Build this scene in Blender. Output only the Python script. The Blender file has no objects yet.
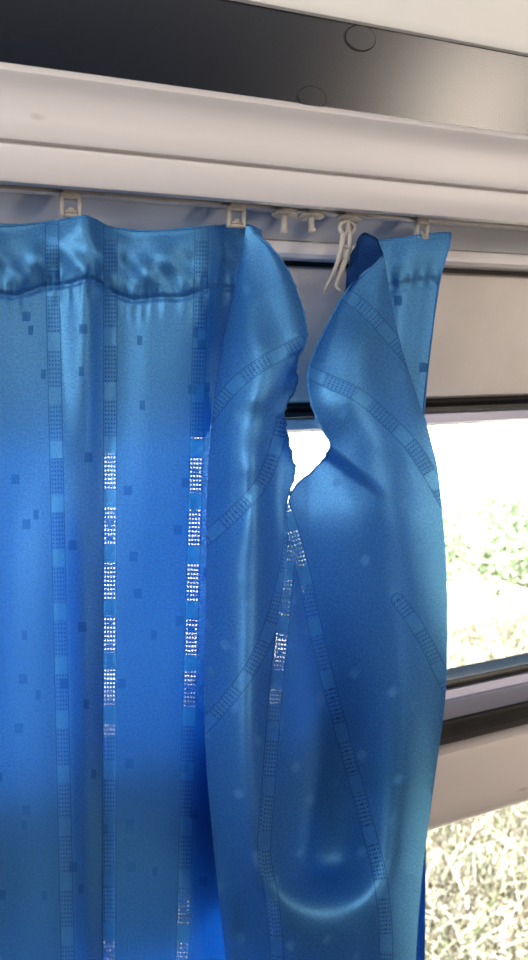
import bpy, bmesh, math, random
import numpy as np
from mathutils import Vector, Matrix
random.seed(4); rng = np.random.default_rng(7)
SC = bpy.context.scene; COL = SC.collection

# ---------------------------------------------------------------- camera geometry
F = 750.0; PITCH = math.atan(136/750); YAW = math.radians(23.05)
CAM = np.array([0.0, -0.70, 1.45])
cp, sp, cy, sy = math.cos(PITCH), math.sin(PITCH), math.cos(YAW), math.sin(YAW)
RT = np.array([cy, -sy, 0.0]); FW = np.array([sy*cp, cy*cp, -sp]); UP = np.array([sy*sp, cy*sp, cp])
VX, VY = 2055.0, 344.0
def ray(u, v, Y):
    """world point at depth Y (metres through the side wall) on the sight line u,v; arrays allowed"""
    u = np.asarray(u, float); v = np.asarray(v, float); Y = np.asarray(Y, float)
    d = (u-264)[..., None]*RT + (480-v)[..., None]*UP + F*FW
    return CAM + d*((Y-CAM[1])/d[..., 1])[..., None]
def zat(y0, Y):
    """height of the horizontal line that starts at row y0 on the left edge, at depth Y"""
    return float(ray(0.0, y0, Y)[2])

# ---------------------------------------------------------------- helpers
def tag(o, label=None, cat=None, group=None, kind=None):
    if label: o['label'] = label
    if cat: o['category'] = cat
    if group: o['group'] = group
    if kind: o['kind'] = kind
    return o
def empty(name, loc):
    o = bpy.data.objects.new(name, None); COL.objects.link(o); o.location = loc
    o.empty_display_size = .02
    return o
def link_mesh(name, me, mat, parent=None, smooth=True):
    o = bpy.data.objects.new(name, me); COL.objects.link(o)
    if mat:
        for m in (mat if isinstance(mat, (list, tuple)) else [mat]): me.materials.append(m)
    if smooth:
        me.polygons.foreach_set('use_smooth', [True]*len(me.polygons))
    if parent:
        o.parent = parent
        bpy.context.view_layer.update()
        o.matrix_parent_inverse = Matrix.Translation(parent.matrix_world.translation).inverted()
    return o
def obj(name, bm, mat, parent=None, smooth=True):
    me = bpy.data.meshes.new(name); bm.normal_update(); bm.to_mesh(me); bm.free()
    return link_mesh(name, me, mat, parent, smooth)
def add_box(bm, c, s, rot=None, bevel=0.0, seg=2):
    r = bmesh.ops.create_cube(bm, size=1.0)
    vs = r['verts']
    bmesh.ops.scale(bm, vec=s, verts=vs)
    if bevel > 0:
        es = list({e for v in vs for e in v.link_edges})
        rb = bmesh.ops.bevel(bm, geom=es, offset=bevel, segments=seg, profile=.5, affect='EDGES')
        vs = list({v for f in rb['faces'] for v in f.verts} | {v for v in vs if v.is_valid})
        # include every vert reachable
        seen = set(vs); stack = list(vs)
        while stack:
            v = stack.pop()
            for e in v.link_edges:
                w = e.other_vert(v)
                if w not in seen: seen.add(w); stack.append(w)
        vs = list(seen)
    if rot is not None: bmesh.ops.rotate(bm, cent=(0,0,0), matrix=rot, verts=vs)
    bmesh.ops.translate(bm, vec=c, verts=vs)
    return vs
def add_cyl(bm, c, r, h, axis='Z', seg=24, r2=None, rot=None, bevel=0.0):
    q = bmesh.ops.create_cone(bm, cap_ends=True, segments=seg, radius1=r, radius2=r if r2 is None else r2, depth=h)
    vs = q['verts']
    if bevel > 0:
        es = [e for e in {e for v in vs for e in v.link_edges} if any(len(f.verts) > 4 for f in e.link_faces)]
        bmesh.ops.bevel(bm, geom=es, offset=bevel, segments=2, profile=.5, affect='EDGES')
        seen = {v for v in vs if v.is_valid}; stack = list(seen)
        if not stack:
            vs = [v for v in bm.verts if v.index == -1]
        while stack:
            v = stack.pop()
            for e in v.link_edges:
                w = e.other_vert(v)
                if w not in seen: seen.add(w); stack.append(w)
        vs = list(seen)
    if axis == 'Y': bmesh.ops.rotate(bm, cent=(0,0,0), matrix=Matrix.Rotation(math.pi/2, 3, 'X'), verts=vs)
    if axis == 'X': bmesh.ops.rotate(bm, cent=(0,0,0), matrix=Matrix.Rotation(math.pi/2, 3, 'Y'), verts=vs)
    if rot is not None: bmesh.ops.rotate(bm, cent=(0,0,0), matrix=rot, verts=vs)
    bmesh.ops.translate(bm, vec=c, verts=vs)
    return vs
def add_tube(bm, pts, rad, seg=8, closed=False, flat=1.0):
    """swept tube; rad is a number or one per point; flat squashes it across"""
    pts = [Vector(p) for p in pts]; n = len(pts)
    rads = [rad]*n if isinstance(rad, (int, float)) else list(rad)
    rings = []; prev = None
    for i, p in enumerate(pts):
        a = pts[(i-1) % n] if (i > 0 or closed) else pts[i]
        b = pts[(i+1) % n] if (i < n-1 or closed) else pts[i]
        t = (b-a).normalized()
        if prev is None:
            ref = Vector((0,1,0)) if abs(t.y) < .9 else Vector((1,0,0))
        else: ref = prev
        s = (ref - t*ref.dot(t)).normalized(); prev = s
        w = t.cross(s)
        rings.append([bm.verts.new(p + rads[i]*(math.cos(k*2*math.pi/seg)*s*flat + math.sin(k*2*math.pi/seg)*w)) for k in range(seg)])
    for i in range(n if closed else n-1):
        A, B = rings[i], rings[(i+1) % n]
        for k in range(seg):
            bm.faces.new((A[k], A[(k+1) % seg], B[(k+1) % seg], B[k]))
    if not closed:
        bm.faces.new(rings[0][::-1]); bm.faces.new(rings[-1])
def strip(name, prof, x0, x1, mat, parent=None, nx=60, smooth=True, wob=0.0, closed=True):
    """a closed YZ profile extruded along the vehicle's length"""
    bm = bmesh.new(); rows = []
    for i in range(nx+1):
        x = x0+(x1-x0)*i/nx
        dz = wob*math.sin(x*5.1+1)+wob*.6*math.sin(x*13.7)
        rows.append([bm.verts.new((x, y, z+dz)) for y, z in prof])
    m = len(prof)
    for i in range(nx):
        for k in range(m if closed else m-1):
            bm.faces.new((rows[i][k], rows[i][(k+1) % m], rows[i+1][(k+1) % m], rows[i+1][k]))
    if closed:
        bm.faces.new(rows[0][::-1]); bm.faces.new(rows[-1])
    bmesh.ops.recalc_face_normals(bm, faces=bm.faces)
    o = obj(name, bm, mat, parent, smooth=False)
    if smooth:
        o.data.polygons.foreach_set('use_smooth', [True]*len(o.data.polygons))
        try: o.data.set_sharp_from_angle(angle=math.radians(38))
        except Exception: pass
    return o
def struct(o): o['kind'] = 'structure'; return o

# ---------------------------------------------------------------- materials
def new_mat(name):
    m = bpy.data.materials.new(name); m.use_nodes = True
    nt = m.node_tree; nt.nodes.clear()
    return m, nt
class G:
    def __init__(s, nt): s.nt = nt
    def n(s, t, **kw):
        nd = s.nt.nodes.new(t)
        for k, v in kw.items(): setattr(nd, k, v)
        return nd
    def l(s, a, b): s.nt.links.new(a, b)
    def m(s, op, a, b=None, c=None, clamp=False):
        nd = s.n('ShaderNodeMath', operation=op); nd.use_clamp = clamp
        for i, q in enumerate((a, b, c)):
            if q is None: continue
            if isinstance(q, (int, float)): nd.inputs[i].default_value = q
            else: s.l(q, nd.inputs[i])
        return nd.outputs[0]
    def mixc(s, f, a, b, blend='MIX'):
        nd = s.n('ShaderNodeMix', data_type='RGBA', blend_type=blend)
        for sock, q in ((nd.inputs[0], f), (nd.inputs[6], a), (nd.inputs[7], b)):
            if isinstance(q, (int, float)): sock.default_value = q
            elif isinstance(q, tuple): sock.default_value = (*q, 1) if len(q) == 3 else q
            else: s.l(q, sock)
        return nd.outputs[2]
    def noise(s, vec, scale, detail=3, rough=.55):
        nd = s.n('ShaderNodeTexNoise'); nd.inputs['Scale'].default_value = scale
        nd.inputs['Detail'].default_value = detail; nd.inputs['Roughness'].default_value = rough
        if vec is not None: s.l(vec, nd.inputs['Vector'])
        return nd.outputs['Fac']
    def ramp(s, fac, stops):
        nd = s.n('ShaderNodeValToRGB'); s.l(fac, nd.inputs[0])
        e = nd.color_ramp.elements
        while len(e) < len(stops): e.new(.5)
        for q, (p, c) in zip(e, stops):
            q.position = p; q.color = (*c, 1) if len(c) == 3 else c
        return nd.outputs[0]
def plain(name, c1, c2, scale, rough=.5, spec=.5, metal=0.0, bump=0.0, bscale=200, speck=None, stretch=(1,1,1), rvar=0.0):
    m, nt = new_mat(name); g = G(nt)
    tc = g.n('ShaderNodeTexCoord'); mp = g.n('ShaderNodeMapping'); mp.inputs['Scale'].default_value = stretch
    g.l(tc.outputs['Object'], mp.inputs[0]); vec = mp.outputs[0]
    f = g.noise(vec, scale, 5)
    col = g.ramp(f, [(.3, c1), (.7, c2)])
    if speck:
        sf = g.noise(vec, speck[1], 2, .5)
        mask = g.ramp(sf, [(speck[2], (0,0,0)), (min(.99, speck[2]+.06), (1,1,1))])
        col = g.mixc(mask, col, speck[0])
    b = g.n('ShaderNodeBsdfPrincipled'); g.l(col, b.inputs['Base Color'])
    b.inputs['Roughness'].default_value = rough; b.inputs['Specular IOR Level'].default_value = spec
    b.inputs['Metallic'].default_value = metal
    if rvar:
        rf = g.noise(vec, scale*2.3, 4)
        g.l(g.m('ADD', g.m('MULTIPLY', g.m('SUBTRACT', rf, .5), rvar), rough), b.inputs['Roughness'])
    if bump:
        bp = g.n('ShaderNodeBump'); bp.inputs['Strength'].default_value = bump; bp.inputs['Distance'].default_value = .001
        g.l(g.noise(vec, bscale, 4), bp.inputs['Height']); g.l(bp.outputs[0], b.inputs['Normal'])
    o = g.n('ShaderNodeOutputMaterial'); g.l(b.outputs[0], o.inputs[0])
    return m

M = {}
M['white'] = plain('white_moulding', (.66,.605,.59), (.72,.66,.645), 6, rough=.38, spec=.4, bump=.08, bscale=90,
                   speck=((.33,.29,.27), 26, .70), stretch=(.5,1,1))
M['rackwhite'] = plain('rack_white', (.86,.82,.77), (.89,.85,.80), 5, rough=.5, spec=.4)
M['dark'] = plain('dark_gloss_panel', (.005,.008,.017), (.007,.010,.019), 4, rough=.25, spec=.6)
M['capring'] = plain('cap_dark', (.03,.028,.027), (.05,.046,.043), 20, rough=.35, spec=.7)
M['slot'] = plain('slot_dark', (.02,.018,.016), (.05,.043,.038), 60, rough=.7)
M['track'] = plain('track_alu', (.50,.47,.45), (.60,.57,.55), 20, rough=.35, spec=.5, metal=.25,
                   speck=((.16,.13,.11), 45, .64), stretch=(.4,1,1))
M['recess'] = plain('recess_grey', (.42,.42,.43), (.50,.495,.50), 9, rough=.30, spec=.5, bump=.05, bscale=40)
M['fuzzy'] = plain('beige_felt_panel', (.66,.585,.53), (.74,.66,.60), 14, rough=.9, spec=.15, bump=.5, bscale=420)
M['beige'] = plain('beige_plastic', (.66,.575,.525), (.72,.63,.58), 7, rough=.45, spec=.4, bump=.06, bscale=80, speck=((.22,.18,.16), 22, .70), stretch=(.4,1,1))
M['rubber'] = plain('black_rubber', (.012,.011,.011), (.03,.027,.026), 25, rough=.42, spec=.5)
M['alu'] = plain('window_aluminium', (.36,.36,.46), (.44,.44,.55), 20, rough=.34, spec=.6, metal=.45, stretch=(.3,1,1))
M['plastic'] = plain('aged_white_plastic', (.30,.265,.23), (.42,.38,.335), 160, rough=.45, spec=.4,
                     speck=((.20,.14,.09), 150, .66))
M['hook'] = plain('hook_plastic', (.42,.38,.33), (.50,.46,.40), 120, rough=.4, spec=.4)
M['rust'] = plain('rusty_pin', (.16,.08,.035), (.30,.17,.09), 400, rough=.8, spec=.2)
M['floor'] = plain('floor_vinyl', (.05,.05,.05), (.08,.075,.07), 12, rough=.6)
M['inner'] = plain('inner_wall', (.42,.39,.37), (.48,.45,.43), 5, rough=.6)
M['ceil'] = plain('ceiling_panel', (.58,.56,.53), (.64,.62,.59), 5, rough=.6)
M['dirt'] = plain('pale_dirt', (.42,.36,.27), (.68,.63,.54), 2.2, rough=.95, spec=.1, bump=.6, bscale=30, speck=((.25,.18,.12), 9, .66))
def glass_mat():
    m, nt = new_mat('window_glass'); g = G(nt)
    t = g.n('ShaderNodeBsdfTransparent'); t.inputs[0].default_value = (.93,.95,.94,1)
    gl = g.n('ShaderNodeBsdfGlossy'); gl.inputs['Roughness'].default_value = .02
    lw = g.n('ShaderNodeLayerWeight'); lw.inputs[0].default_value = .5
    fr = g.m('ADD', g.m('MULTIPLY', g.m('POWER', lw.outputs['Facing'], 5), .9), .035)
    mx = g.n('ShaderNodeMixShader'); g.l(fr, mx.inputs[0]); g.l(t.outputs[0], mx.inputs[1]); g.l(gl.outputs[0], mx.inputs[2])
    o = g.n('ShaderNodeOutputMaterial'); g.l(mx.outputs[0], o.inputs[0]); return m
M['glass'] = glass_mat()
def foliage(name, stops, transl=.4):
    m, nt = new_mat(name); g = G(nt)
    ge = g.n('ShaderNodeNewGeometry'); col = g.ramp(ge.outputs['Random Per Island'], stops)
    d = g.n('ShaderNodeBsdfDiffuse'); g.l(col, d.inputs[0])
    t = g.n('ShaderNodeBsdfTranslucent'); g.l(col, t.inputs[0])
    mx = g.n('ShaderNodeMixShader'); mx.inputs[0].default_value = transl
    g.l(d.outputs[0], mx.inputs[1]); g.l(t.outputs[0], mx.inputs[2])
    o = g.n('ShaderNodeOutputMaterial'); g.l(mx.outputs[0], o.inputs[0]); return m
M['grass'] = foliage('dry_grass', [(0,(.035,.028,.018)), (.25,(.11,.09,.06)), (.45,(.28,.25,.20)), (.62,(.10,.13,.05)), (.8,(.40,.38,.33)), (1,(.65,.63,.58))])
M['leaf'] = foliage('weed_leaves', [(0,(.10,.15,.07)), (.4,(.20,.26,.15)), (.7,(.36,.40,.30)), (1,(.60,.60,.54))])

# curtain satin: uv 'cloth' = metres along/down the cloth, uv 'stripe' = metres across/along the nearest woven stripe, uv 'seam' = metres from a seam
def satin(name, base, trans, tmix, back=False):
    m, nt = new_mat(name); g = G(nt)
    def uv(nm):
        u = g.n('ShaderNodeUVMap'); u.uv_map = nm
        s = g.n('ShaderNodeSeparateXYZ'); g.l(u.outputs[0], s.inputs[0]); return u.outputs[0], s.outputs[0], s.outputs[1]
    cuv, cu, cv = uv('cloth'); suv, su, sv = uv('stripe'); _, ma, ml = uv('seam')
    # --- scattered woven squares
    def squares(cell, off, hx, hy, keep):
        a = g.m('ADD', g.m('DIVIDE', cu, cell), off); b = g.m('ADD', g.m('DIVIDE', cv, cell*1.15), off*1.7)
        ia, ib = g.m('FLOOR', a), g.m('FLOOR', b)
        cb = g.n('ShaderNodeCombineXYZ'); g.l(ia, cb.inputs[0]); g.l(ib, cb.inputs[1]); cb.inputs[2].default_value = off
        w = g.n('ShaderNodeTexWhiteNoise', noise_dimensions='3D'); g.l(cb.outputs[0], w.inputs['Vector'])
        s = g.n('ShaderNodeSeparateColor'); g.l(w.outputs['Color'], s.inputs[0])
        cx = g.m('ADD', g.m('MULTIPLY', s.outputs[0], .6), .2); cyy = g.m('ADD', g.m('MULTIPLY', s.outputs[1], .6), .2)
        dx = g.m('ABSOLUTE', g.m('SUBTRACT', g.m('SUBTRACT', a, ia), cx)); dy = g.m('ABSOLUTE', g.m('SUBTRACT', g.m('SUBTRACT', b, ib), cyy))
        r = g.m('MULTIPLY', g.m('LESS_THAN', dx, hx/cell), g.m('LESS_THAN', dy, hy/cell/1.15))
        return g.m('MULTIPLY', r, g.m('LESS_THAN', s.outputs[2], keep))
    sq = g.m('MAXIMUM', squares(.052, 3.3, .0036, .0042, .75), squares(.047, 7.8, .0022, .0042, .5))
    # --- woven stripe
    au = g.m('ABSOLUTE', su)
    band = g.m('LESS_THAN', au, .0062)
    live = g.m('GREATER_THAN', sv, 0)
    blk = g.m('LESS_THAN', g.m('FRACT', g.m('DIVIDE', sv, .047)), .68)          # dotted block / plain block
    rowf = g.m('LESS_THAN', g.m('FRACT', g.m('DIVIDE', sv, .0037)), .42)
    colf = g.m('LESS_THAN', g.m('FRACT', g.m('ADD', g.m('DIVIDE', su, .0026), .75)), .5)
    jit = g.m('GREATER_THAN', g.noise(suv, 210, 2), .40)
    core = g.m('LESS_THAN', au, .0056)
    dots = g.m('MULTIPLY', g.m('MULTIPLY', rowf, colf), g.m('MULTIPLY', blk, core))
    holes = g.m('MULTIPLY', g.m('MULTIPLY', dots, live), jit)
    plainb = g.m('MULTIPLY', band, g.m('SUBTRACT', 1, blk))
    dotted = g.m('MULTIPLY', band, blk)
    # --- seam stitches
    st = g.m('MULTIPLY', g.m('LESS_THAN', g.m('ABSOLUTE', ma), .0009), g.m('LESS_THAN', g.m('FRACT', g.m('DIVIDE', ml, .0046)), .6))
    # --- colour
    fine = g.noise(cuv, 520, 2, .7); mid = g.noise(cuv, 160, 3)
    b1 = tuple(c*.74 for c in base); b2 = tuple(min(1, c*1.26) for c in base)
    col = g.ramp(g.m('ADD', g.m('MULTIPLY', fine, .75), g.m('MULTIPLY', mid, .25)), [(.40, b1), (.60, b2)])
    flip = g.m('GREATER_THAN', ma, 1.5)  # on the dropped folds, squares painted lighter, standing in for the satin's changing sheen
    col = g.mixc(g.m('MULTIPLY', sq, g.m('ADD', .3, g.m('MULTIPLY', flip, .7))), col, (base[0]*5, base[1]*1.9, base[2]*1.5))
    col = g.mixc(g.m('MULTIPLY', band, .8), col, (base[0]*3, base[1]*1.45, base[2]*1.2))
    col = g.mixc(g.m('MULTIPLY', g.m('MAXIMUM', dots, g.m('MULTIPLY', band, g.m('GREATER_THAN', au, .0054))), .8), col, (base[0]*.6, base[1]*.35, base[2]*.4))
    col = g.mixc(g.m('MULTIPLY', st, .75), col, (base[0]*.35, base[1]*.35, base[2]*.42))
    bp = g.n('ShaderNodeBump'); bp.inputs['Strength'].default_value = .55; bp.inputs['Distance'].default_value = .0007
    hgt = g.m('ADD', g.m('MULTIPLY', fine, .5), g.m('ADD', g.m('MULTIPLY', rowf, g.m('MULTIPLY', dotted, .5)), g.m('MULTIPLY', st, -1.2)))
    hgt = g.m('ADD', hgt, g.m('MULTIPLY', g.noise(cuv, 55, 2), .9))
    g.l(hgt, bp.inputs['Height'])
    dif = g.n('ShaderNodeBsdfDiffuse'); g.l(col, dif.inputs[0]); g.l(bp.outputs[0], dif.inputs['Normal'])
    glo = g.n('ShaderNodeBsdfGlossy'); glo.inputs[0].default_value = (.24,.62,.95,1); g.l(bp.outputs[0], glo.inputs['Normal'])
    g.l(g.m('ADD', .58, g.m('ADD', g.m('MULTIPLY', sq, .12), g.m('MULTIPLY', dotted, .12))), glo.inputs['Roughness'])
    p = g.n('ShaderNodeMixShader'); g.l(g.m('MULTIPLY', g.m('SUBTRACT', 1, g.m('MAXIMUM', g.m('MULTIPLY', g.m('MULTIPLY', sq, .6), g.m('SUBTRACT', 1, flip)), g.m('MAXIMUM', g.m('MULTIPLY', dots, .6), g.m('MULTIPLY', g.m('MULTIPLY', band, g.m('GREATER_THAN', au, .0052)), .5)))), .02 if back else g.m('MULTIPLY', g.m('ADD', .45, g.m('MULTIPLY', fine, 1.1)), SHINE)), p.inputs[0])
    g.l(dif.outputs[0], p.inputs[1]); g.l(glo.outputs[0], p.inputs[2])
    tcol = g.mixc(g.m('MULTIPLY', sq, .3), trans, (trans[0], trans[1]*.7, trans[2]*.75))
    tcol = g.mixc(plainb, tcol, (min(1, trans[0]*1.6+.01), min(1, trans[1]*1.9), min(1, trans[2]*1.15)))
    tcol = g.mixc(g.m('MULTIPLY', g.m('SUBTRACT', .62, fine), .9, None, True), tcol, (trans[0]*.5, trans[1]*.6, trans[2]*.7))
    t = g.n('ShaderNodeBsdfTranslucent'); g.l(tcol, t.inputs[0])
    mx = g.n('ShaderNodeMixShader'); mx.inputs[0].default_value = tmix
    g.l(p.outputs[0], mx.inputs[1]); g.l(t.outputs[0], mx.inputs[2])
    tr = g.n('ShaderNodeBsdfTransparent'); tr.inputs[0].default_value = (.8,.85,.95,1)
    mh = g.n('ShaderNodeMixShader'); g.l(g.m('MULTIPLY', holes, .22), mh.inputs[0]); g.l(mx.outputs[0], mh.inputs[1]); g.l(tr.outputs[0], mh.inputs[2])
    o = g.n('ShaderNodeOutputMaterial'); g.l(mh.outputs[0], o.inputs[0])
    return m
SHINE = .37
BASE = (.006,.062,.185)
M['satin'] = satin('blue_satin', BASE, (.006,.135,.88), .21)
M['lining'] = satin('navy_reverse', (.008,.030,.105), (.005,.05,.3), .15, back=True)
M['hem'] = plain('hem_blue', (.020,.13,.34), (.035,.20,.48), 300, rough=.5, spec=.4, bump=.4, bscale=900)

# ---------------------------------------------------------------- the vehicle's side wall (profile rows measured on the left edge, depth in metres)
XL, XR = -1.3, 2.3
def prof(pts): return [(Y, zat(r, Y)) for r, Y in pts]
def closed_back(pts, back):
    """front outline pts (top to bottom) closed by a straight back at depth `back`"""
    p = prof(pts); return p + [(back, p[-1][1]), (back, p[0][1])]
# rack bottom lip, upper white face
p = prof([(-260, -.158), (-60, -.1535), (-47, -.150), (-43, -.1465)])
struct(strip('trim_1', p+[(-.140, p[-1][1]+.004), (-.140, p[0][1]+.02)], XL, XR, M['rackwhite']))
# glossy dark underside
za, zb = zat(-43, -.1445)+.001, zat(65, -.130)+.0005
pan = struct(strip('trim_2', [(-.1445, za), (-.13725, za*.5+zb*.5), (-.1300, zb), (-.1180, zb+.003), (-.132, za+.003)], XL, XR, M['dark'], nx=40))
pan['label'] = 'dark glossy strip under the overhead rack with two round screw caps'
def on_panel(u, v):
    # intersect the sight line with the panel plane
    best = None
    for k in range(2001):
        Y = -.1445+.0145*k/2000
        q = ray(u, v, Y); zp = za+(zb-za)*(Y+.1445)/.0145
        e = abs(q[2]-zp)
        if best is None or e < best[0]: best = (e, q, Y)
    return best[1]
slope = math.atan2(zb-za, .0145)
for (u, v, r) in ((360, 38, .0125), (311.5, 97.5, .0115)):
    q = on_panel(u, v); bm = bmesh.new()
    add_cyl(bm, (0,0,0), r, .0022, seg=40, r2=r*.97, rot=Matrix.Rotation(math.pi, 3, 'X'), bevel=.0003); bmesh.ops.scale(bm, vec=(1.08,.66,1), verts=bm.verts)
    bmesh.ops.rotate(bm, cent=(0,0,0), matrix=Matrix.Rotation(slope, 3, 'X'), verts=bm.verts)
    bmesh.ops.translate(bm, vec=Vector(q)+Matrix.Rotation(slope, 3, 'X')@Vector((0,0,-.0003)), verts=bm.verts)
    c = obj('screw_cap', bm, M['dark'], pan, smooth=False)
    bm = bmesh.new()
    pts = [Vector((r*1.10*math.cos(a), r*.675*math.sin(a), 0)) for a in np.linspace(0, 2*math.pi, 40, endpoint=False)]
    Rm = Matrix.Rotation(slope, 3, 'X')
    add_tube(bm, [Rm@p_+Vector(q)+Vector((0,0,-.0003)) for p_ in pts], .0007, closed=True)
    obj('cap_rim', bm, M['slot'], c)
# white moulding in two bands
struct(strip('trim_3', closed_back([(62, -.130), (65, -.1335), (69, -.1345), (73, -.133), (80, -.129), (95, -.1245), (115, -.1225), (132, -.1215), (138, -.1195), (140.5, -.1165)], -.092), XL, XR, M['white'], nx=80, wob=.0002))
struct(strip('trim_4', closed_back([(141.5, -.114), (143.5, -.1175), (147, -.1178), (165, -.1135), (177, -.111), (181, -.109), (183, -.104), (183.3, -.097)], -.092), XL, XR, M['white'], nx=80, wob=.0002))
# curtain track: two thin lips around a dark slot
trk = empty('curtain_track', (float(ray(264, 205, -.085)[0]), -.085, zat(184, -.085)))
tag(trk, 'pale metal curtain track running under the white moulding', 'curtain rail')
zt = zat(183.3, -.085)
strip('channel', [(-.0915, zt+.010), (-.0915, zt+.0125), (-.066, zt+.0125), (-.066, zt+.010)], XL, XR, M['slot'], trk)
strip('rear_lip', [(-.0785, zt-.0006), (-.0785, zt-.0026), (-.070, zt-.0030), (-.066, zt-.003), (-.066, zt+.0098), (-.0685, zt+.0098), (-.0685, zt+.0004)], XL, XR, M['track'], trk, wob=.00025)
strip('front_lip', [(-.0915, zt-.0002), (-.0915, zt+.0098), (-.0900, zt+.0098), (-.0900, zt+.0012), (-.0872, zt+.0012), (-.0872, zt-.0002)], XL, XR, M['slot'], trk, wob=.0002)  # lip coloured dark to paint in the shade of the gap
# recessed grey face and the white ledge below it
struct(strip('trim_5', closed_back([(176, -.0655), (190, -.062), (205, -.052), (218, -.046), (223, -.044)], -.02), XL, XR, M['recess']))
struct(strip('trim_6', closed_back([(223.5, -.0435), (225, -.0475), (228, -.0485), (238, -.0475), (243, -.044), (245.5, -.035), (246, -.022)], -.012), XL, XR, M['white']))
# dark gap behind
struct(strip('trim_7', closed_back([(243, -.0115), (262, -.0115)], .02), XL, XR, M['slot']))
# beige felt panel over the window
struct(strip('wall_window_side', closed_back([(253, -.0125), (256, -.018), (262, -.020), (300, -.020), (404, -.020), (410, -.018), (413, -.012)], .03), XL, XR, M['fuzzy']))
# upper window: frame, rail, pane
def window_frame_strip(par, name, rows, back, mat, x0=XL, x1=XR): return strip(name, closed_back(rows, back), x0, x1, mat, par)
w1 = empty('window_1', (1.0, 0, zat(785, 0))); w1['kind'] = 'structure'; w1['label'] = 'wide side window behind the torn curtain'
window_frame_strip(w1, 'top_seal', [(413.5, -.011), (416, -.015), (418, -.016), (420, -.013), (422, -.010), (424, -.013), (429, -.014), (431, -.010)], .03, M['rubber'])
window_frame_strip(w1, 'top_rail', [(431, -.006), (433, -.0075), (444, -.0065), (446, -.002), (447.5, 0.001)], .028, M['alu'])
window_frame_strip(w1, 'lower_rail', [(785.5, -.0035), (787, -.008), (799, -.010), (801, -.0155), (822, -.0165), (824, -.014)], .03, M['alu'])
window_frame_strip(w1, 'glazing_bead', [(772, .006), (774, -.001), (777, -.0025), (783, -.003), (785, -.002)], .03, M['rubber'])
window_frame_strip(w1, 'lower_seal', [(824.5, -.013), (829, -.017), (834, -.0175), (840, -.014), (842, -.014), (847, -.0175), (852, -.016), (855, -.012)], .03, M['rubber'])
strip('pane', [(.012, zat(446, .012)), (.016, zat(446, .016)), (.016, zat(777, .016)-.004), (.012, zat(777, .012)-.004)], XL, XR, M['glass'], w1, nx=1, smooth=False)
# beam between the two windows
struct(strip('wall_beam', closed_back([(855.5, -.012), (860, -.020), (868, -.027), (878, -.029), (930, -.028), (950, -.026), (957, -.021), (959, -.012)], .03), XL, XR, M['beige'], wob=.0004))
# lower window
w2 = empty('window_2', (1.0, 0, zat(1480, 0))); w2['kind'] = 'structure'; w2['label'] = 'lower window pane below the beige beam'
window_frame_strip(w2, 'lower_rail', [(1478, 0), (1482, -.008), (1530, -.012), (1534, -.006)], .03, M['rubber'])
strip('pane', [(.012, zat(956, .012)), (.016, zat(956, .016)), (.016, zat(1484, .016)), (.012, zat(1484, .012))], XL, XR, M['glass'], w2, nx=1, smooth=False)
zlow = zat(1534, -.01)
def slab(name, c, s, mat):
    bm = bmesh.new(); add_box(bm, c, s); return struct(obj(name, bm, mat, smooth=False))
slab('wall_below_window', ((XL+XR)/2, .01, zlow/2), (XR-XL, .04, zlow-.002), M['inner'])
zwt, zwb = zat(430, .0), zat(1500, 0)
for nm, a_, b_ in (('light_block_rear', XL, -.42), ('light_block_front', 1.10, XR)):
    slab(nm, ((a_+b_)/2, .004, (zwt+zwb)/2), (b_-a_, .012, zwt-zwb), M['inner'])  # unseen slabs added over the window ends to cut stray daylight
# upper structure of the vehicle and the unseen rest of the cabin, which shades it
ztop = 1.95
slab('ceiling', ((XL+XR)/2, -1.17, ztop+.02), (XR-XL, 2.46, .04), M['ceil'])
slab('floor', ((XL+XR)/2, -1.17, -.03), (XR-XL, 2.46, .06), M['floor'])
slab('wall_above_window', ((XL+XR)/2, .045, (ztop+zat(430, .03))/2+.005), (XR-XL, .03, ztop-zat(430, .03)-.012), M['inner'])
# luggage rack body above the dark strip
zr0 = prof([(-260, -.158)])[0][1]
slab('trim_8', ((XL+XR)/2, -.065, za+.005+.03), (XR-XL, .13, .06), M['rackwhite'])
# opposite side: sill, header and window band, closed and dark to cut fill light
slab('wall_opposite', ((XL+XR)/2, -2.38, .45), (XR-XL, .04, .90), M['floor'])
slab('wall_opposite_top', ((XL+XR)/2, -2.38, 1.80), (XR-XL, .04, .30), M['inner'])
slab('wall_opposite_middle', ((XL+XR)/2, -2.38, 1.275), (XR-XL, .04, .76), M['floor'])
slab('wall_front', (XR+.02, -1.17, ztop/2), (.04, 2.46, ztop), M['floor'])
slab('wall_rear', (XL-.02, -1.17, ztop/2), (.04, 2.46, ztop), M['inner'])

# ---------------------------------------------------------------- curtain
def cr(xs, ys, q):
    """smooth interpolation through points (monotone cubic)"""
    xs = np.asarray(xs, float); ys = np.asarray(ys, float); q = np.asarray(q, float)
    h = np.diff(xs); d = np.diff(ys)/h; m = np.zeros_like(ys)
    m[0], m[-1] = d[0], d[-1]
    for i in range(1, len(xs)-1):
        if d[i-1]*d[i] > 0:
            w1_, w2_ = 2*h[i]+h[i-1], h[i]+2*h[i-1]
            m[i] = (w1_+w2_)/(w1_/d[i-1]+w2_/d[i])
    i = np.clip(np.searchsorted(xs, q)-1, 0, len(xs)-2); t = np.clip((q-xs[i])/h[i], 0, 1)
    return (2*t**3-3*t**2+1)*ys[i]+(t**3-2*t**2+t)*h[i]*m[i]+(-2*t**3+3*t**2)*ys[i+1]+(t**3-t**2)*h[i]*m[i+1]
def lerp(xs, ys, q): return np.interp(q, xs, ys)
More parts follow.
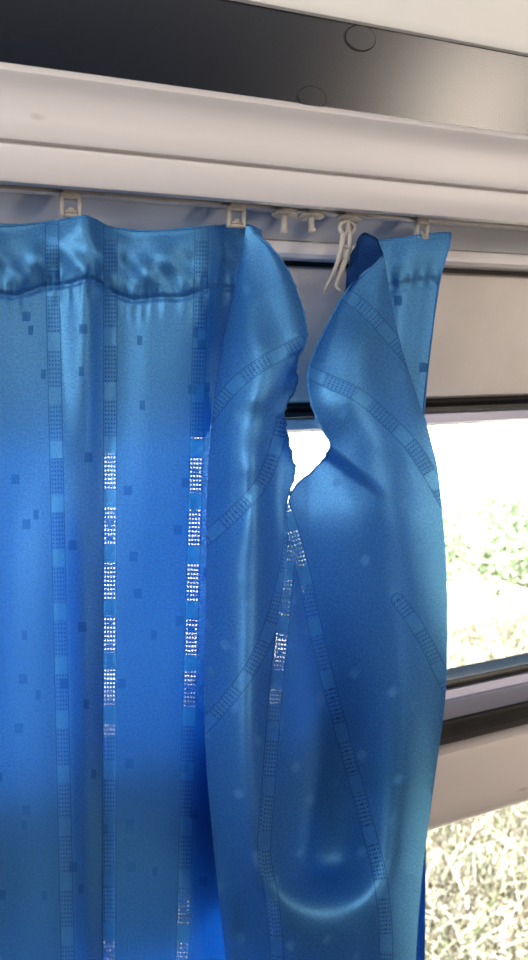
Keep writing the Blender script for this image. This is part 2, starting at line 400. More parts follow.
class RBF:
    def __init__(s, pts, reg=4e-2):
        p = np.array(pts, float); s.x = p[:, :2]/100; n = len(p)
        K = s.k(np.linalg.norm(s.x[:, None]-s.x[None], axis=2))+reg*np.eye(n)
        P = np.c_[np.ones(n), s.x]; A = np.block([[K, P], [P.T, np.zeros((3, 3))]])
        s.w = np.linalg.solve(A, np.r_[p[:, 2], 0, 0, 0])
    def k(s, r): return np.where(r > 1e-9, r*r*np.log(np.maximum(r, 1e-9)), 0)
    def __call__(s, u, v):
        sh = np.shape(u); q = np.c_[np.ravel(u), np.ravel(v)]/100; out = np.empty(len(q))
        for a in range(0, len(q), 4000):
            b = q[a:a+4000]; r = np.linalg.norm(b[:, None]-s.x[None], axis=2)
            out[a:a+4000] = s.k(r)@s.w[:-3]+np.c_[np.ones(len(b)), b]@s.w[-3:]
        return out.reshape(sh)
MMPX = .00087
def stripe_uv(U, V, lines, live=()):
    """metres across / along the nearest stripe polyline for every vertex"""
    sh = U.shape; q = np.c_[U.ravel(), V.ravel()]
    bd = np.full(len(q), 1e9); sd = np.full(len(q), 1.0); al = np.zeros(len(q))
    for li, L in enumerate(lines):
        L = np.array(L, float); t = np.arange(len(L)); tt = np.linspace(0, len(L)-1, (len(L)-1)*8+1)
        L = np.c_[cr(t, L[:, 0], tt), cr(t, L[:, 1], tt)]
        acc = 3000.0 + li*700 if li in live else -9000.0 + li*700
        for a, b in zip(L[:-1], L[1:]):
            e = b-a; ln = np.linalg.norm(e); e = e/ln
            w = q-a; tp = w@e; tc = np.clip(tp, 0, ln)
            r = np.linalg.norm(w-tc[:, None]*e, axis=1); s_ = np.sign(w[:, 0]*e[1]-w[:, 1]*e[0])
            k = r < bd
            bd[k] = r[k]; sd[k] = s_[k]; al[k] = acc+tc[k]
            acc += ln
    return (bd*MMPX).reshape(sh), (al*MMPX).reshape(sh)
parts_v, parts_f, parts_uv, parts_m = [], [], [], []
nv = 0
def add_grid(P, cloth, stripe, seam, mat=0, flip=False):
    global nv
    r, c = P.shape[:2]
    idx = np.arange(r*c).reshape(r, c)+nv
    q = np.stack([idx[:-1, :-1], idx[1:, :-1], idx[1:, 1:], idx[:-1, 1:]], -1).reshape(-1, 4)
    if flip: q = q[:, ::-1]
    parts_v.append(P.reshape(-1, 3)); parts_f.append(q); parts_m.append(np.full(len(q), mat))
    parts_uv.append([np.stack(a, -1).reshape(-1, 2) for a in (cloth, stripe, seam)])
    nv += r*c
def wave(*a): return np.sin(a[0])

# ---- A: the hanging left part
xs_top = np.array([-440, -350, -255, -160, -60, -30, 0, 47, 57, 85, 104, 117, 150, 195, 208, 228, 246, 262.])
xs_bot = np.array([-425, -340, -240, -150, -42, -14, 8, 60, 75, 90, 103, 115, 148, 177, 188, 206, 222, 236.])
cA = np.concatenate([np.linspace(0, 4, 60)[:-1], np.linspace(4, 17, 200)])
kk = np.arange(18)
top_u = np.interp(cA, kk, xs_top); bot_u = np.interp(cA, kk, xs_bot)
topv = cr([-440, -300, -180, -60, 0, 50, 70, 85, 96, 108, 150, 200, 235, 250, 262], [196, 206, 210, 221, 225.5, 222, 218.5, 216.5, 220, 226.5, 231, 227.5, 225, 225, 230], top_u)
rA = np.concatenate([np.linspace(0, .12, 52)[:-1], np.linspace(.12, 1, 240), np.linspace(1.02, 1.5, 30)])
R, Cc = np.meshgrid(rA, cA, indexing='ij')
V = topv[None]+R*(1040-topv[None])
f = np.clip((V-250)/700, 0, 1.2)
U = top_u[None]*(1-f)+bot_u[None]*f
dep = cr(kk, [-.078, -.070, -.086, -.072, -.076, -.083, -.080, -.072, -.074, -.090, -.078, -.071, -.080, -.088, -.082, -.060, -.050, -.055], cA)[None]+0*R
dep_low = cr(kk, [-.080, -.062, -.084, -.066, -.070, -.076, -.072, -.084, -.078, -.062, -.058, -.070, -.078, -.083, -.076, -.046, -.040, -.045], cA)[None]+0*R
blend = np.clip((V-290)/330, 0, 1); blend = blend*blend*(3-2*blend)
Y = dep*(1-blend)+dep_low*blend
tm = (V-topv[None])*MMPX                                  # metres below the top edge
seamv = 66+3*np.sin(U*.045+1)+2*np.sin(U*.11)
sd = (V-topv[None]-seamv)*MMPX                            # metres below the heading seam
hb = np.exp(-(sd/.0022)**2)
Y += .0032*hb                                             # seam groove
above = np.clip(-sd/.055, 0, 1)
Y += -.0050*np.sin(np.pi*np.clip(above, 0, 1))*(sd < 0)
Y += .0016*np.sin(U*.52+2*np.sin(U*.13))*np.exp(-((sd+.006)/.007)**2)     # gathers just above the seam
Y += .0010*np.sin(U*.47+1.0+2*np.sin(U*.09))*np.exp(-((sd-.007)/.010)**2)
Y += .0030*np.sin(U*.105+V*.075)*np.exp(-((sd+.026)/.020)**2)
Y += .0022*np.sin(U*.19-V*.11+.7)*np.exp(-((sd+.022)/.016)**2)
Y += .0011*np.sin(V*.021+U*.05)*np.sin(V*.009-U*.03+1)*blend
PA = ray(U, V, Y)
stA = [[(51, 215), (52, 260), (56, 560), (65, 800), (69, 1040)], [(110.5, 218), (110.5, 250), (110.5, 500), (109.5, 760), (108.5, 1040)], [(201, 220), (200.5, 270), (191, 560), (187, 760), (182, 960), (181, 1040)]]
stA = [[(50.5+1.5, 210), (52, 250), (67.5, 950), (69.5, 1040)], [(110.5, 210), (110.5, 250), (109, 950), (109, 1040)], [(201.5, 210), (201.5, 250), (182.5, 950), (180, 1040)]]
add_grid(PA, (U*MMPX, V*MMPX), stripe_uv(U, V, stA, (1, 2)), (sd, U*MMPX))

pu = np.linspace(0, 1, 30); PV, PT = np.meshgrid(np.linspace(0, 1, 160), pu, indexing='ij')
Vp = 300+PV*1100; fp = np.clip((Vp-250)/700, 0, 1.2)
Up = (60*(1-fp)+70*fp)+PT*((104*(1-fp)+103*fp)-(60*(1-fp)+70*fp))
Yp = -.056+.008*np.sin(PT*np.pi)
add_grid(ray(Up, Vp, Yp), (Up*MMPX, Vp*MMPX), (np.full(Up.shape, 1.0),)*2, (np.full(Up.shape, 1.0),)*2)
# ---- B and C: the part that has dropped off its gliders and folds towards the viewer
mV = [505, 530, 560, 620, 700, 780, 850, 900, 960, 1040]
mU = [287, 288, 286, 279, 270, 264, 262, 268, 276, 284]
mY = [-.135, -.137, -.140, -.143, -.146, -.160, -.183, -.172, -.140, -.125]
shared = [(u, v, y) for u, v, y in zip(mU, mV, mY)]
LV = [480, 505, 580, 660, 740, 800, 862, 885, 905, 930, 965, 1045]
LT = np.array([   # depth (mm in front of the wall) at eleven stations from the left to the right outline
 [100,148,164,140,148,158,168,174,174,164,130],
 [101,149,166,140,148,158,168,173,173,163,130],
 [104,154,172,138,138,146,156,166,169,164,130],
 [108,158,176,134,122,124,134,150,163,162,130],
 [112,161,182,130,107,105,112,134,158,160,128],
 [112,157,180,134,104,101,106,124,157,160,128],
 [105,138,168,142,112,107,109,126,163,161,128],
 [103,128,154,154,135,129,131,147,169,159,127],
 [ 99,117,138,157,153,150,152,160,167,154,125],
 [ 94,108,123,146,154,154,156,160,159,149,123],
 [ 88, 97,107,126,137,138,141,144,145,140,117],
 [ 82, 86, 91,100,108,111,113,117,121,118,107]])/-1000
def loft(u, v):
    w = (u-cr(xLv, xLu, v))/(cr(xRv, xRu, v)-cr(xLv, xLu, v))*10
    out = np.empty(u.shape)
    for i in range(u.shape[0]):
        st = np.array([float(cr(LV, LT[:, k_], np.array([v[i, 0]]))[0]) for k_ in range(11)])
        st = -.150+(st+.150)*1.45
        st[[0, 10]] = [float(cr(LV, LT[:, k_], np.array([v[i, 0]]))[0]) for k_ in (0, 10)]
        st = np.convolve(np.r_[st[0], st, st[-1]], [.12, .76, .12], 'valid')
        # natural smooth interpolation across
        out[i] = catmull(st, w[i])
    return out
def catmull(st, w):
    n = len(st); w = np.clip(w, 0, n-1); i = np.clip(w.astype(int), 0, n-2); t = w-i
    p = np.r_[2*st[0]-st[1], st, 2*st[-1]-st[-2]]
    a, b, c, d = p[i], p[i+1], p[i+2], p[i+3]
    return .5*(2*b+(c-a)*t+(2*a-5*b+4*c-d)*t*t+(3*b-a-3*c+d)*t**3)
def sm(x): x = np.clip(x, 0, 1); return x*x*(3-2*x)
ptsB = shared+[(243, 226, -.090), (250, 226, -.093), (244, 262, -.090), (236, 300, -.090), (262, 250, -.104), (288, 271, -.120), (304, 316, -.138), (307, 337, -.144), (297, 364, -.142),
    (255, 300, -.118), (265, 345, -.146), (255, 400, -.158), (248, 470, -.166), (243, 560, -.172), (240, 660, -.176), (245, 740, -.178), (285, 411, -.130), (287, 430, -.126), (294, 472, -.124), (270, 500, -.152),
    (216, 350, -.094), (212, 420, -.098), (208, 520, -.104), (206, 620, -.108), (204, 700, -.114), (265, 620, -.158)]
ptsC = shared+[(383, 257, -.128), (362, 275, -.128), (346, 292, -.132), (330, 320, -.142), (318, 345, -.150), (308, 375, -.158), (312, 405, -.160), (331, 446, -.158), (318, 467, -.148), (300, 482, -.140),
    (385, 300, -.140), (365, 340, -.170), (395, 350, -.140), (350, 400, -.188), (412, 410, -.140), (385, 440, -.190), (430, 470, -.138), (350, 500, -.172), (400, 520, -.186), (438, 560, -.146),
    (330, 560, -.152), (370, 600, -.164), (415, 620, -.178), (320, 660, -.140), (365, 700, -.146), (405, 700, -.172), (438, 680, -.146), (310, 760, -.134), (350, 800, -.142), (385, 790, -.162), (300, 830, -.152),
    (340, 855, -.168), (432, 740, -.158), (375, 850, -.184)]
fB, fC = RBF(ptsB), RBF(ptsC)
gLv = [226, 232, 240, 246, 258, 271, 292, 316, 337, 350, 364, 382, 398, 411, 430, 452, 472, 490, 505]
gLu = [250, 254, 263, 270, 280, 288, 297, 304, 307, 302, 296, 297, 290, 284, 286, 291, 294.5, 290, 287]
gRv = [257, 264, 275, 292, 320, 345, 375, 390, 405, 430, 446, 456, 467, 482, 495, 505]
gRu = [382.5, 376, 362, 346, 330, 318, 308, 309, 312, 323, 331, 326, 317, 300, 290, 287]
xLv = [226, 240, 260, 300, 350, 420, 500, 600, 700, 760, 820, 880, 960, 1040]
xLu = [246, 244, 240, 232, 222, 212, 207, 206, 204, 206, 211, 217, 226, 236]
xRv = [257, 300, 345, 400, 440, 470, 520, 560, 620, 680, 720, 760, 800, 860, 900, 960, 1040]
xRu = [384.5, 391, 401, 420, 431, 438, 443, 446, 447.5, 446.5, 443, 437.5, 432, 424, 420, 416, 413]
mid_u = lambda v: cr(mV, mU, v)
def scallop(v): return .7*np.sin(v*.42)+.45*np.sin(v*.77+1)
def edges_B(v):
    r = np.where(v < 505, cr(gLv, gLu, v)+np.where(v > 330, scallop(v), .35*scallop(v))*np.clip((500-v)/20, 0, 1), mid_u(v)); return cr(xLv, xLu, v), r
def edges_C(v):
    l = np.where(v < 505, cr(gRv, gRu, v)+np.where(v > 446, 1.2, .4)*scallop(v+9)*np.clip((500-v)/20, 0, 1), mid_u(v)); return l, cr(xRv, xRu, v)
tB = (1-np.cos(np.linspace(0, np.pi, 64)))/2
tB = .75*tB+.25*np.linspace(0, 1, 64)
# B
vB = np.unique(np.concatenate([np.linspace(226, 505, 150), np.linspace(505, 1040, 260), np.linspace(1048, 1420, 40)]))
VV, TT = np.meshgrid(vB, tB, indexing='ij'); a, b = edges_B(VV); UB = a+(b-a)*TT
wv = sm((VV-400)/105); YB = fB(UB, VV)*(1-wv)+loft(UB, VV)*wv
wl = np.clip((.30-TT)/.30, 0, 1); YB = YB+(1-np.sqrt(np.maximum(0, 1-wl**2)))*.030*np.clip((VV-235)/120, 0, 1)
# free edge curls over
wr = np.clip((TT-.80)/.20, 0, 1)*np.clip((480-VV)/60, 0, 1)*np.clip((VV-225)/40, 0, 1)
YB += .010*wr**2
# soft folds
YB += .0030*np.sin((UB-VV*.32)*.12)*np.exp(-((VV-330)/70)**2)
YB += .0022*np.exp(-(((UB-275)-(VV-450)*(-.55))/7)**2)*np.exp(-((VV-470)/55)**2)
YB += .0015*np.sin(VV*.05+UB*.06)*np.clip((700-VV)/100, 0, 1)
stB = [[(300, 343), (284, 352), (262, 364), (236, 384), (212, 412), (194, 436)], [(283, 420), (276, 448), (262, 482), (240, 508), (214, 532), (194, 548)],
       [(293, 500), (288, 556), (279, 598), (262, 648), (236, 690), (204, 726), (186, 744)], [(290, 545), (281, 640), (275, 700), (269, 780), (264, 850), (272, 900), (284, 1040)]]
k = math.radians(28)
cloth_rot = lambda u, v, ang: ((u*math.cos(ang)-v*math.sin(ang))*MMPX, (u*math.sin(ang)+v*math.cos(ang))*MMPX)
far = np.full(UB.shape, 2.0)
VB_ = VV.copy()
# C
vC = np.unique(np.concatenate([np.linspace(257, 505, 140), np.linspace(505, 1040, 260), np.linspace(1048, 1420, 40)]))
tC = (1-np.cos(np.linspace(0, np.pi, 96)))/2; tC = .7*tC+.3*np.linspace(0, 1, 96)
VV, TT = np.meshgrid(vC, tC, indexing='ij'); a, b = edges_C(VV); UC = a+(b-a)*TT
wv = sm((VV-400)/105); YC = fC(UC, VV)*(1-wv)+loft(UC, VV)*wv
wr = np.clip((TT-.68)/.32, 0, 1); YC = YC+(1-np.sqrt(np.maximum(0, 1-wr**2)))*.075*np.clip((VV-262)/120, 0, 1)
wl = np.clip((.18-TT)/.18, 0, 1)*np.clip((440-VV)/60, 0, 1)*np.clip((VV-257)/40, 0, 1)
YC += .012*wl**2
# overlapping ridge where the torn edge doubles back at the notch
rl = (VV-446)-(UC-331)*.75
YC += .013*sm(rl/18)*sm((UC-285)/25)*np.exp(-(np.maximum(UC-338, 0)/30)**2)*np.exp(-(np.maximum(rl-18, 0)/55)**2)
YC += .0026*np.sin((UC*.8-VV*.5)*.10+.4)*np.exp(-((VV-350)/80)**2)
YC += .0016*np.sin(VV*.035-UC*.05)
nlo = 300
Z = np.c_[YB[-nlo:], YC[-nlo:, 1:]]; S_ = Z.copy()
def blur(a, n, axis):
    for _ in range(n):
        p_ = np.take(a, [0], axis); q_ = np.take(a, [-1], axis)
        e = np.concatenate([p_, a, q_], axis); m_ = a.shape[axis]
        a = .25*np.take(e, range(m_), axis)+.5*np.take(e, range(1, m_+1), axis)+.25*np.take(e, range(2, m_+2), axis)
    return a
S_ = blur(blur(S_, 50, 0), 70, 1)
wS = sm((VV[-nlo:, :1]-508)/60)*np.r_[sm(np.arange(Z.shape[1])/14)*sm(np.arange(Z.shape[1])[::-1]/22)][None]
Z = Z*(1-wS)+S_*wS
YB[-nlo:] = Z[:, :YB.shape[1]]; YC[-nlo:] = Z[:, YB.shape[1]-1:]
PB = ray(UB, VB_, YB)
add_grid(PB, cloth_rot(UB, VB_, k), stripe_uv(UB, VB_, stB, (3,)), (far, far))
PC = ray(UC, VV, YC)
stC = [[(330, 282), (348, 296), (366, 310), (388, 334), (412, 362)], [(292, 364), (308, 372), (330, 382), (356, 394), (385, 418), (412, 446), (440, 492), (456, 520)],
       [(398, 600), (414, 622), (428, 646), (446, 684), (456, 706)], [(282, 500), (292, 530), (302, 566), (318, 640), (341, 730), (366, 820), (382, 890), (386, 950), (386, 1040)],
       stB[3]]
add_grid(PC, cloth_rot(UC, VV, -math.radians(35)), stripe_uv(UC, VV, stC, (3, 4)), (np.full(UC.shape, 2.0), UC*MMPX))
# ---- D: the end of the curtain, still on its last glider, hanging behind the fold
vD = np.linspace(0, 1, 260); tD = np.linspace(0, 1, 50)
DV, DT = np.meshgrid(vD, tD, indexing='ij')
rU = lambda v: cr([232, 245, 262, 285, 330, 400, 460, 600, 760, 860, 960, 1040], [450.5, 449, 444, 438.5, 432.5, 424.5, 420, 424, 424, 425, 424, 423], v)
topD = lambda t: 240-7*t+1.2*np.sin(t*6)
Vd = topD(DT)+DV*(1400-topD(DT))
lU = lambda v: cr([230, 300, 420, 540, 650, 1040], [372, 366, 352, 316, 296, 290], v)
Ud = lU(Vd)+(rU(Vd)-lU(Vd))*DT
Yd = cr([0, .25, .5, .75, .9, 1], [-.082, -.080, -.086, -.082, -.079, -.078], DT)
sdd = (Vd-topD(DT)-50)*MMPX
Yd = Yd+.0022*np.exp(-(sdd/.0022)**2)+.0012*np.sin(Ud*.5)*np.exp(-((sdd+.005)/.006)**2)-.003*np.sin(np.pi*np.clip(-sdd/.043, 0, 1))
lowb = np.clip((Vd-420)/200, 0, 1); Yd = Yd+lowb*(.030+.008*np.sin(Ud*.17))
seam2 = np.where(np.abs(sdd) < np.abs((Vd-topD(DT)-6)*MMPX), sdd, (Vd-topD(DT)-6)*MMPX)
PD = ray(Ud, Vd, Yd)
add_grid(PD, (Ud*MMPX+.013, Vd*MMPX+.02), (np.full(Ud.shape, 1.0), np.full(Ud.shape, 1.0)), (seam2, Ud*MMPX))
# unseen extra cloth layer added behind the fold to block backlight
GV, GT = np.meshgrid(np.linspace(0, 1, 180), np.linspace(0, 1, 60), indexing='ij')
Vg = 505+GV*895; lg = cr([500, 560, 640, 700, 770, 1040], [338, 320, 312, 288, 262, 258], Vg); Ug = lg+(np.minimum(rU(Vg), 425)-.3-lg)*GT
Yg = -.034+.006*np.sin(GT*14)+.004*np.sin(GT*31)
add_grid(ray(Ug, Vg, Yg), (Ug*MMPX, Vg*MMPX), (np.full(Ug.shape, 1.0),)*2, (np.full(Ug.shape, 1.0),)*2)
# ---- E: reverse side of the heading, showing where it turns over
e_t = np.linspace(0, 1, 40); e_s = np.linspace(0, 1, 16)
eo_u = cr([0, .2, .4, .6, .8, 1], [346, 349, 355, 364, 376, 383.5], e_t); eo_v = cr([0, .2, .4, .6, .8, 1], [292, 266, 247, 233.5, 239, 256], e_t)
ei_u = cr([0, .3, .6, 1], [346.5, 356, 367, 383.5], e_t); ei_v = cr([0, .3, .6, 1], [292, 281, 271, 257.5], e_t)
S, T = np.meshgrid(e_s, e_t, indexing='ij')
jag = 1.6*np.sin(e_t*34)*np.sin(np.pi*e_t)*np.clip((.55-e_t)/.1, 0, 1)
Ue = (eo_u+jag)[None]*(1-S)+ei_u[None]*S; Ve = eo_v[None]*(1-S)+ei_v[None]*S
Ye = (-.098-.004*np.sin(T*9))*(1-S)+(-.129)*S+.012*np.sin(np.pi*S)*np.sin(np.pi*T)
PE = ray(Ue, Ve, Ye)
add_grid(PE, (Ue*MMPX, Ve*MMPX), (np.full(Ue.shape, 1.0),)*2, (np.full(Ue.shape, 1.0),)*2, mat=1)

me = bpy.data.meshes.new('curtain')
Vall = np.concatenate(parts_v); Fall = np.concatenate(parts_f); Mall = np.concatenate(parts_m)
me.from_pydata(Vall.tolist(), [], Fall.tolist())
li = np.empty(len(me.loops), dtype=np.int32); me.loops.foreach_get('vertex_index', li)
for j, nm in enumerate(('cloth', 'stripe', 'seam')):
    lay = me.uv_layers.new(name=nm); uvv = np.concatenate([p_[j] for p_ in parts_uv])
    lay.data.foreach_set('uv', uvv[li].astype(np.float32).ravel())
me.materials.append(M['satin']); me.materials.append(M['lining'])
me.polygons.foreach_set('material_index', Mall.astype(np.int32))
me.polygons.foreach_set('use_smooth', [True]*len(me.polygons))
bm = bmesh.new(); bm.from_mesh(me); bmesh.ops.remove_doubles(bm, verts=bm.verts, dist=.00015); bm.to_mesh(me); bm.free()
curtain = bpy.data.objects.new('curtain', me); COL.objects.link(curtain)
tag(curtain, 'blue satin curtain with woven stripes, its top edge torn off the gliders and sagging', 'curtain')
# rolled hems as parts
def hem(P, r, name='hem', wob=.25, mat=None):
    bm = bmesh.new(); n = len(P)
    rr = [r*(1+wob*math.sin(i*1.7)+.2*math.sin(i*.6)) for i in range(n)]
    add_tube(bm, [tuple(p_) for p_ in P], rr, seg=7)
    o = link_mesh_from(bm, name, mat or M['hem']); return o
def link_mesh_from(bm, name, mat):
    o = obj(name, bm, mat); o.parent = curtain; return o
hem(PA[0][2:247:2], .0009, 'top_hem', .15)
iB = int(np.searchsorted(vB, 498)); hem(PB[:iB:2, -1], .0010, 'torn_edge_hem')
iC = int(np.searchsorted(vC, 498)); hem(PC[:iC:2, 0], .0010, 'torn_edge_hem')
hem(PD[0, 4::2], .0009, 'top_hem', .15); hem(PD[::3, -1], .0011, 'side_hem', .1)
hem(PE[0, ::2], .0008, 'top_hem', .4, M['lining'])

# ---------------------------------------------------------------- gliders
def glider_root(u, label):
    v = VY+(184.5-VY)*(VX-u)/VX
    q = ray(u, v, -.0830); t = empty('curtain_glider', (float(q[0]), -.0830, zt))
    tag(t, label, 'curtain glider', 'curtain gliders on the track'); return t
def local(bm, t): bmesh.ops.translate(bm, vec=t.matrix_world.translation if False else Vector(t.location), verts=bm.verts); return bm
def glider_common(t, tilt=0.0):
    bm = bmesh.new(); add_cyl(bm, (0,0,.0050), .0030, .0088, seg=20, bevel=.0006)
    obj('roller', local(bm, t), M['plastic'], t)
def glider_loop(u, label, h=.0215, w=.0165):
    t = glider_root(u, label); glider_common(t)
    bm = bmesh.new(); add_box(bm, (0,0,-.0014), (.0115,.0056,.0050), bevel=.0008)
    obj('neck', local(bm, t), M['plastic'], t)
    bm = bmesh.new()
    add_box(bm, (0,0,-.0050), (w,.0060,.0052), bevel=.0014)
    for s in (-1, 1): add_box(bm, (s*(w/2-.0016),0,-.0125), (.0032,.0055,.0150), rot=None, bevel=.0010)
    add_box(bm, (0,.001,-.0190), (w-.001,.0050,.0032), bevel=.0009)
    lp = obj('loop', local(bm, t), M['plastic'], t)
    bm = bmesh.new(); add_box(bm, (.0005,.0012,-.0155), (.0052,.0030,.0050), bevel=.0008)
    add_cyl(bm, (0,-.0012,-.0165), .0011, .0090, axis='X', seg=10)
    obj('hook_pin', local(bm, t), M['plastic'], lp)
    return t
def glider_stem(u, label, tilt=0.0, stem=.016):
    t = glider_root(u, label); glider_common(t)
    R_ = Matrix.Rotation(tilt, 3, 'Y')
    bm = bmesh.new(); add_box(bm, (0,0,-.0010), (.0075,.0050,.0046), bevel=.0008)
    obj('neck', local(bm, t), M['plastic'], t)
    bm = bmesh.new(); add_cyl(bm, (0,0,0), .0118, .0026, seg=28, bevel=.0007)
    bmesh.ops.scale(bm, vec=(1.05,.62,1), verts=bm.verts); bmesh.ops.rotate(bm, cent=(0,0,0), matrix=R_@Matrix.Rotation(-.30, 3, 'X'), verts=bm.verts)
    bmesh.ops.translate(bm, vec=(0,-.001,-.0070), verts=bm.verts)
    obj('flange', local(bm, t), M['plastic'], t)
    bm = bmesh.new(); add_box(bm, (0,0,-.0055-stem/2), (.0046,.0040,stem), bevel=.0009)
    add_box(bm, (0,-.0004,-.0060-stem*.93), (.0062,.0046,.0040), bevel=.0010)
    bmesh.ops.rotate(bm, cent=(0,0,-.004), matrix=R_, verts=bm.verts)
    obj('stem', local(bm, t), M['plastic'], t)
    return t
glider_loop(70, 'rust-stained plastic glider above the left peak of the curtain')
glider_loop(236, 'square looped glider where the curtain edge starts to drop')
glider_stem(284.5, 'empty plastic glider with a bare stem, left one of the close pair', .04, .0165)
glider_stem(311, 'empty plastic glider with a bare stem, right one of the close pair', -.06, .0135)
gh = glider_stem(348, 'plastic glider with a forked white hook dangling from it', .03, .0130)
ge_ = glider_loop(422, 'last glider holding the short end of the curtain', w=.0140)
# forked hook dangling from the third glider
q0 = ray(346, 229, -.083)
hk = empty('curtain_hook', tuple(q0)); tag(hk, 'loose forked white plastic hook with two long prongs dangling beside the torn heading', 'curtain hook')
def prong(pts, rads, name):
    bm = bmesh.new(); n = 26; t = np.linspace(0, len(pts)-1, n); pp = np.array(pts, float)
    U_ = cr(range(len(pts)), pp[:, 0], t); V_ = cr(range(len(pts)), pp[:, 1], t); Y_ = cr(range(len(pts)), pp[:, 2], t)
    add_tube(bm, ray(U_, V_, Y_).tolist(), np.interp(t, range(len(pts)), rads).tolist(), seg=10, flat=.7); return obj(name, bm, M['hook'], hk)
prong([(343.5, 233, -.084), (342, 243, -.086), (339, 258, -.089), (332, 276, -.092), (323.5, 292, -.094)], [.0026, .0026, .0024, .0019, .0015], 'prong')
prong([(350.5, 233, -.084), (350, 244, -.086), (345, 260, -.088), (339.5, 276, -.090), (336.5, 285, -.091), (341.5, 291, -.092)], [.0027, .0027, .0027, .0025, .0022, .0016], 'prong')
bm = bmesh.new()
pts = [ray(347+7.5*math.cos(a_), 228+6.5*math.sin(a_), -.083+.002*math.cos(a_)) for a_ in np.linspace(0, 2*math.pi, 28, endpoint=False)]
add_tube(bm, [tuple(p_) for p_ in pts], .0017, closed=True); obj('eye', bm, M['hook'], hk)
bm = bmesh.new()
for (u_, v_) in ((346, 247), (344, 258), (341, 267)):
    add_box(bm, Vector(ray(u_, v_, -.0885)), (.0042,.003,.0016), rot=Matrix.Rotation(.5, 3, 'Y'), bevel=.0004)
obj('barbs', bm, M['hook'], hk)

# ---------------------------------------------------------------- outside
GZ = -0.95
bm = bmesh.new()
nx_, ny_ = 90, 90
grid = []
for j in range(ny_+1):
    yy = .5+(j/ny_)**2*40
    row = []
    for i in range(nx_+1):
        xx = -14+48*i/nx_
        row.append(bm.verts.new((xx, yy, GZ+.05*math.sin(xx*1.3+yy*.7)*min(1, yy/3)+.03*math.sin(yy*3.1-xx*2.2)+max(0, yy-9)*.07)))
    grid.append(row)
for j in range(ny_):
    for i in range(nx_): bm.faces.new((grid[j][i], grid[j][i+1], grid[j+1][i+1], grid[j+1][i]))
g_ = obj('ground', bm, M['dirt']); g_['kind'] = 'structure'
def gz(xx, yy): return GZ+.05*math.sin(xx*1.3+yy*.7)*min(1, yy/3)+.03*math.sin(yy*3.1-xx*2.2)+max(0, yy-9)*.07
def scatter_mesh(name, n, maker, mat, label, cat):
    vs, fs = [], []
    for _ in range(n): maker(vs, fs)
    me_ = bpy.data.meshes.new(name); me_.from_pydata(vs, [], fs)
    o = link_mesh(name, me_, mat); tag(o, label, cat, kind='stuff'); return o
def blade(vs, fs):
    yy = 1.0+3.2*random.random(); xx = yy*random.uniform(-.5, 1.6)+random.uniform(-.3, .6)
    h = random.uniform(.06, .30); w = random.uniform(.004, .010); a = random.uniform(0, 6.28); b = random.uniform(0, 6.28)
    lean = random.uniform(.2, 1.3)*h; z0 = gz(xx, yy)-.01; i0 = len(vs)
    for s in (0, .35, .7, 1):
        x = xx+math.cos(b)*lean*s*s; y = yy+math.sin(b)*lean*s*s; z = z0+h*s*(1-.35*s*lean/h); ww = w*(1-.9*s)
        vs.append((x-math.cos(a)*ww, y-math.sin(a)*ww, z)); vs.append((x+math.cos(a)*ww, y+math.sin(a)*ww, z))
    for q in range(3): fs.append((i0+2*q, i0+2*q+1, i0+2*q+3, i0+2*q+2))
scatter_mesh('grass', 32000, blade, M['grass'], 'sunlit dry straw-coloured grass on the ground outside the windows', 'grass')
clumps = [(random.uniform(.45, 1.15)*y_, y_) for y_ in [random.uniform(4.95, 7.6) for _ in range(150)]]
def leaf(vs, fs):
    cx, cyy = random.choice(clumps); r = max(-.34, min(.34, random.gauss(0, .2))); a = random.uniform(0, 6.28)
    x = cx+r*math.cos(a); y = cyy+r*math.sin(a); z = gz(x, y)+random.uniform(.02, .45)*(1-min(.8, abs(r)*1.6)); i0 = len(vs)
    l = random.uniform(.03, .08); w = l*.35
    d = Vector((random.gauss(0,1), random.gauss(0,1), random.gauss(.2,.6))).normalized(); s = d.cross(Vector((random.gauss(0,.5), random.gauss(0,.5), 1))).normalized()
    o = Vector((x, y, z))
    for p_ in (o, o+d*l*.35+s*w, o+d*l*.7+s*w*.7, o+d*l, o+d*l*.7-s*w*.7, o+d*l*.35-s*w): vs.append(tuple(p_))
    fs.append(tuple(range(i0, i0+6)))
scatter_mesh('weeds', 24000, leaf, M['leaf'], 'pale green leafy weeds growing on the bright bank outside the upper window', 'weeds')

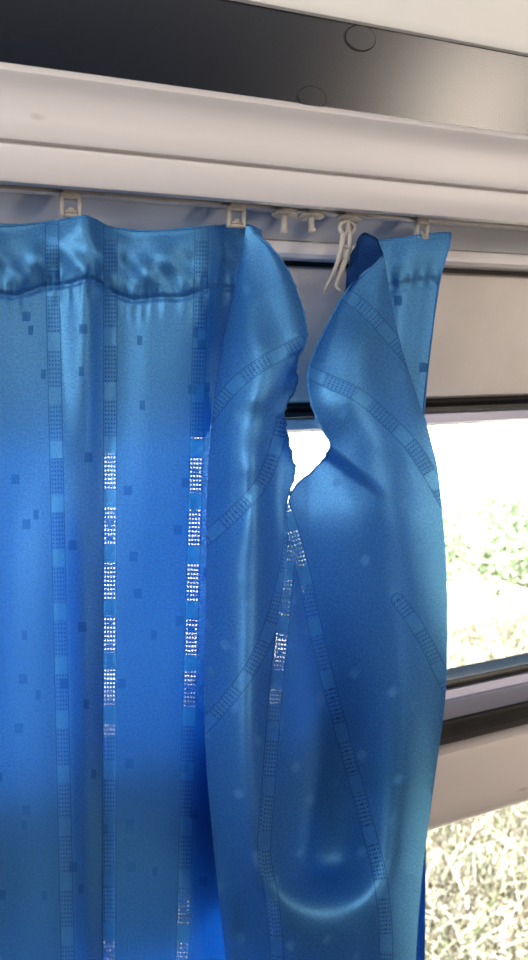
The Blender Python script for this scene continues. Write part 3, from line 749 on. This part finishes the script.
# ---------------------------------------------------------------- light
W = bpy.data.worlds.new('World'); SC.world = W; W.use_nodes = True
nt = W.node_tree; nt.nodes.clear(); g = G(nt)
sk = g.n('ShaderNodeTexSky'); sk.sky_type = 'NISHITA'; sk.sun_disc = False; sk.sun_elevation = math.radians(55); sk.sun_rotation = math.radians(200)
bg = g.n('ShaderNodeBackground'); g.l(sk.outputs[0], bg.inputs[0]); bg.inputs[1].default_value = .28
ow = g.n('ShaderNodeOutputWorld'); g.l(bg.outputs[0], ow.inputs[0])
sun = bpy.data.objects.new('sun', bpy.data.lights.new('sun', 'SUN')); COL.objects.link(sun)
sun.data.energy = 52; sun.data.angle = math.radians(.6); sun.data.color = (1,.97,.92)
sun.rotation_euler = Vector((.12, -.10, .95)).to_track_quat('Z', 'Y').to_euler()
def area(name, loc, size, to, e, col=(1,1,1)):
    L = bpy.data.lights.new(name, 'AREA'); L.shape = 'RECTANGLE'; L.size, L.size_y = size; L.energy = e; L.color = col
    o = bpy.data.objects.new(name, L); COL.objects.link(o); o.location = loc
    o.rotation_euler = (Vector(to)-Vector(loc)).to_track_quat('-Z', 'Y').to_euler(); return o
area('fill_rear', (XL+.10, -.72, 1.72), (.8, .4), (.1, -.25, 1.25), 16, (.96,.98,1))  # added fill raking the cloth from the left; the rear wall has no window
area('fill_overhead', (.0, -1.15, 1.93), (2.3, .8), (.05, -.55, .9), 13, (1,.98,.95))  # added overhead fill, widened to light the rim of the fold
area('fill_opposite_front', (1.9, -2.34, 1.28), (.7, .72), (.8, 0, 1.3), 36, (1,.86,.72))  # added warm fill for the dark strip's glare; the wall behind is solid

# ---------------------------------------------------------------- camera
cd = bpy.data.cameras.new('camera'); cam = bpy.data.objects.new('camera', cd); COL.objects.link(cam)
cd.sensor_fit = 'VERTICAL'; cd.sensor_height = 36; cd.lens = F*36/960; cd.clip_start = .02; cd.clip_end = 200
Rm = Matrix((tuple(RT), tuple(UP), tuple(-FW))).transposed()
cam.matrix_world = Matrix.Translation(Vector(CAM))@Rm.to_4x4()
cd.dof.use_dof = True; cd.dof.focus_distance = .66; cd.dof.aperture_fstop = 7
SC.camera = cam
vs_ = SC.view_settings; vs_.view_transform = 'Standard'; vs_.look = 'None'; vs_.gamma = 1; vs_.use_curve_mapping = False; vs_.exposure = .25
SC.cycles.use_denoising = True; SC.cycles.max_bounces = 10; SC.cycles.transparent_max_bounces = 16
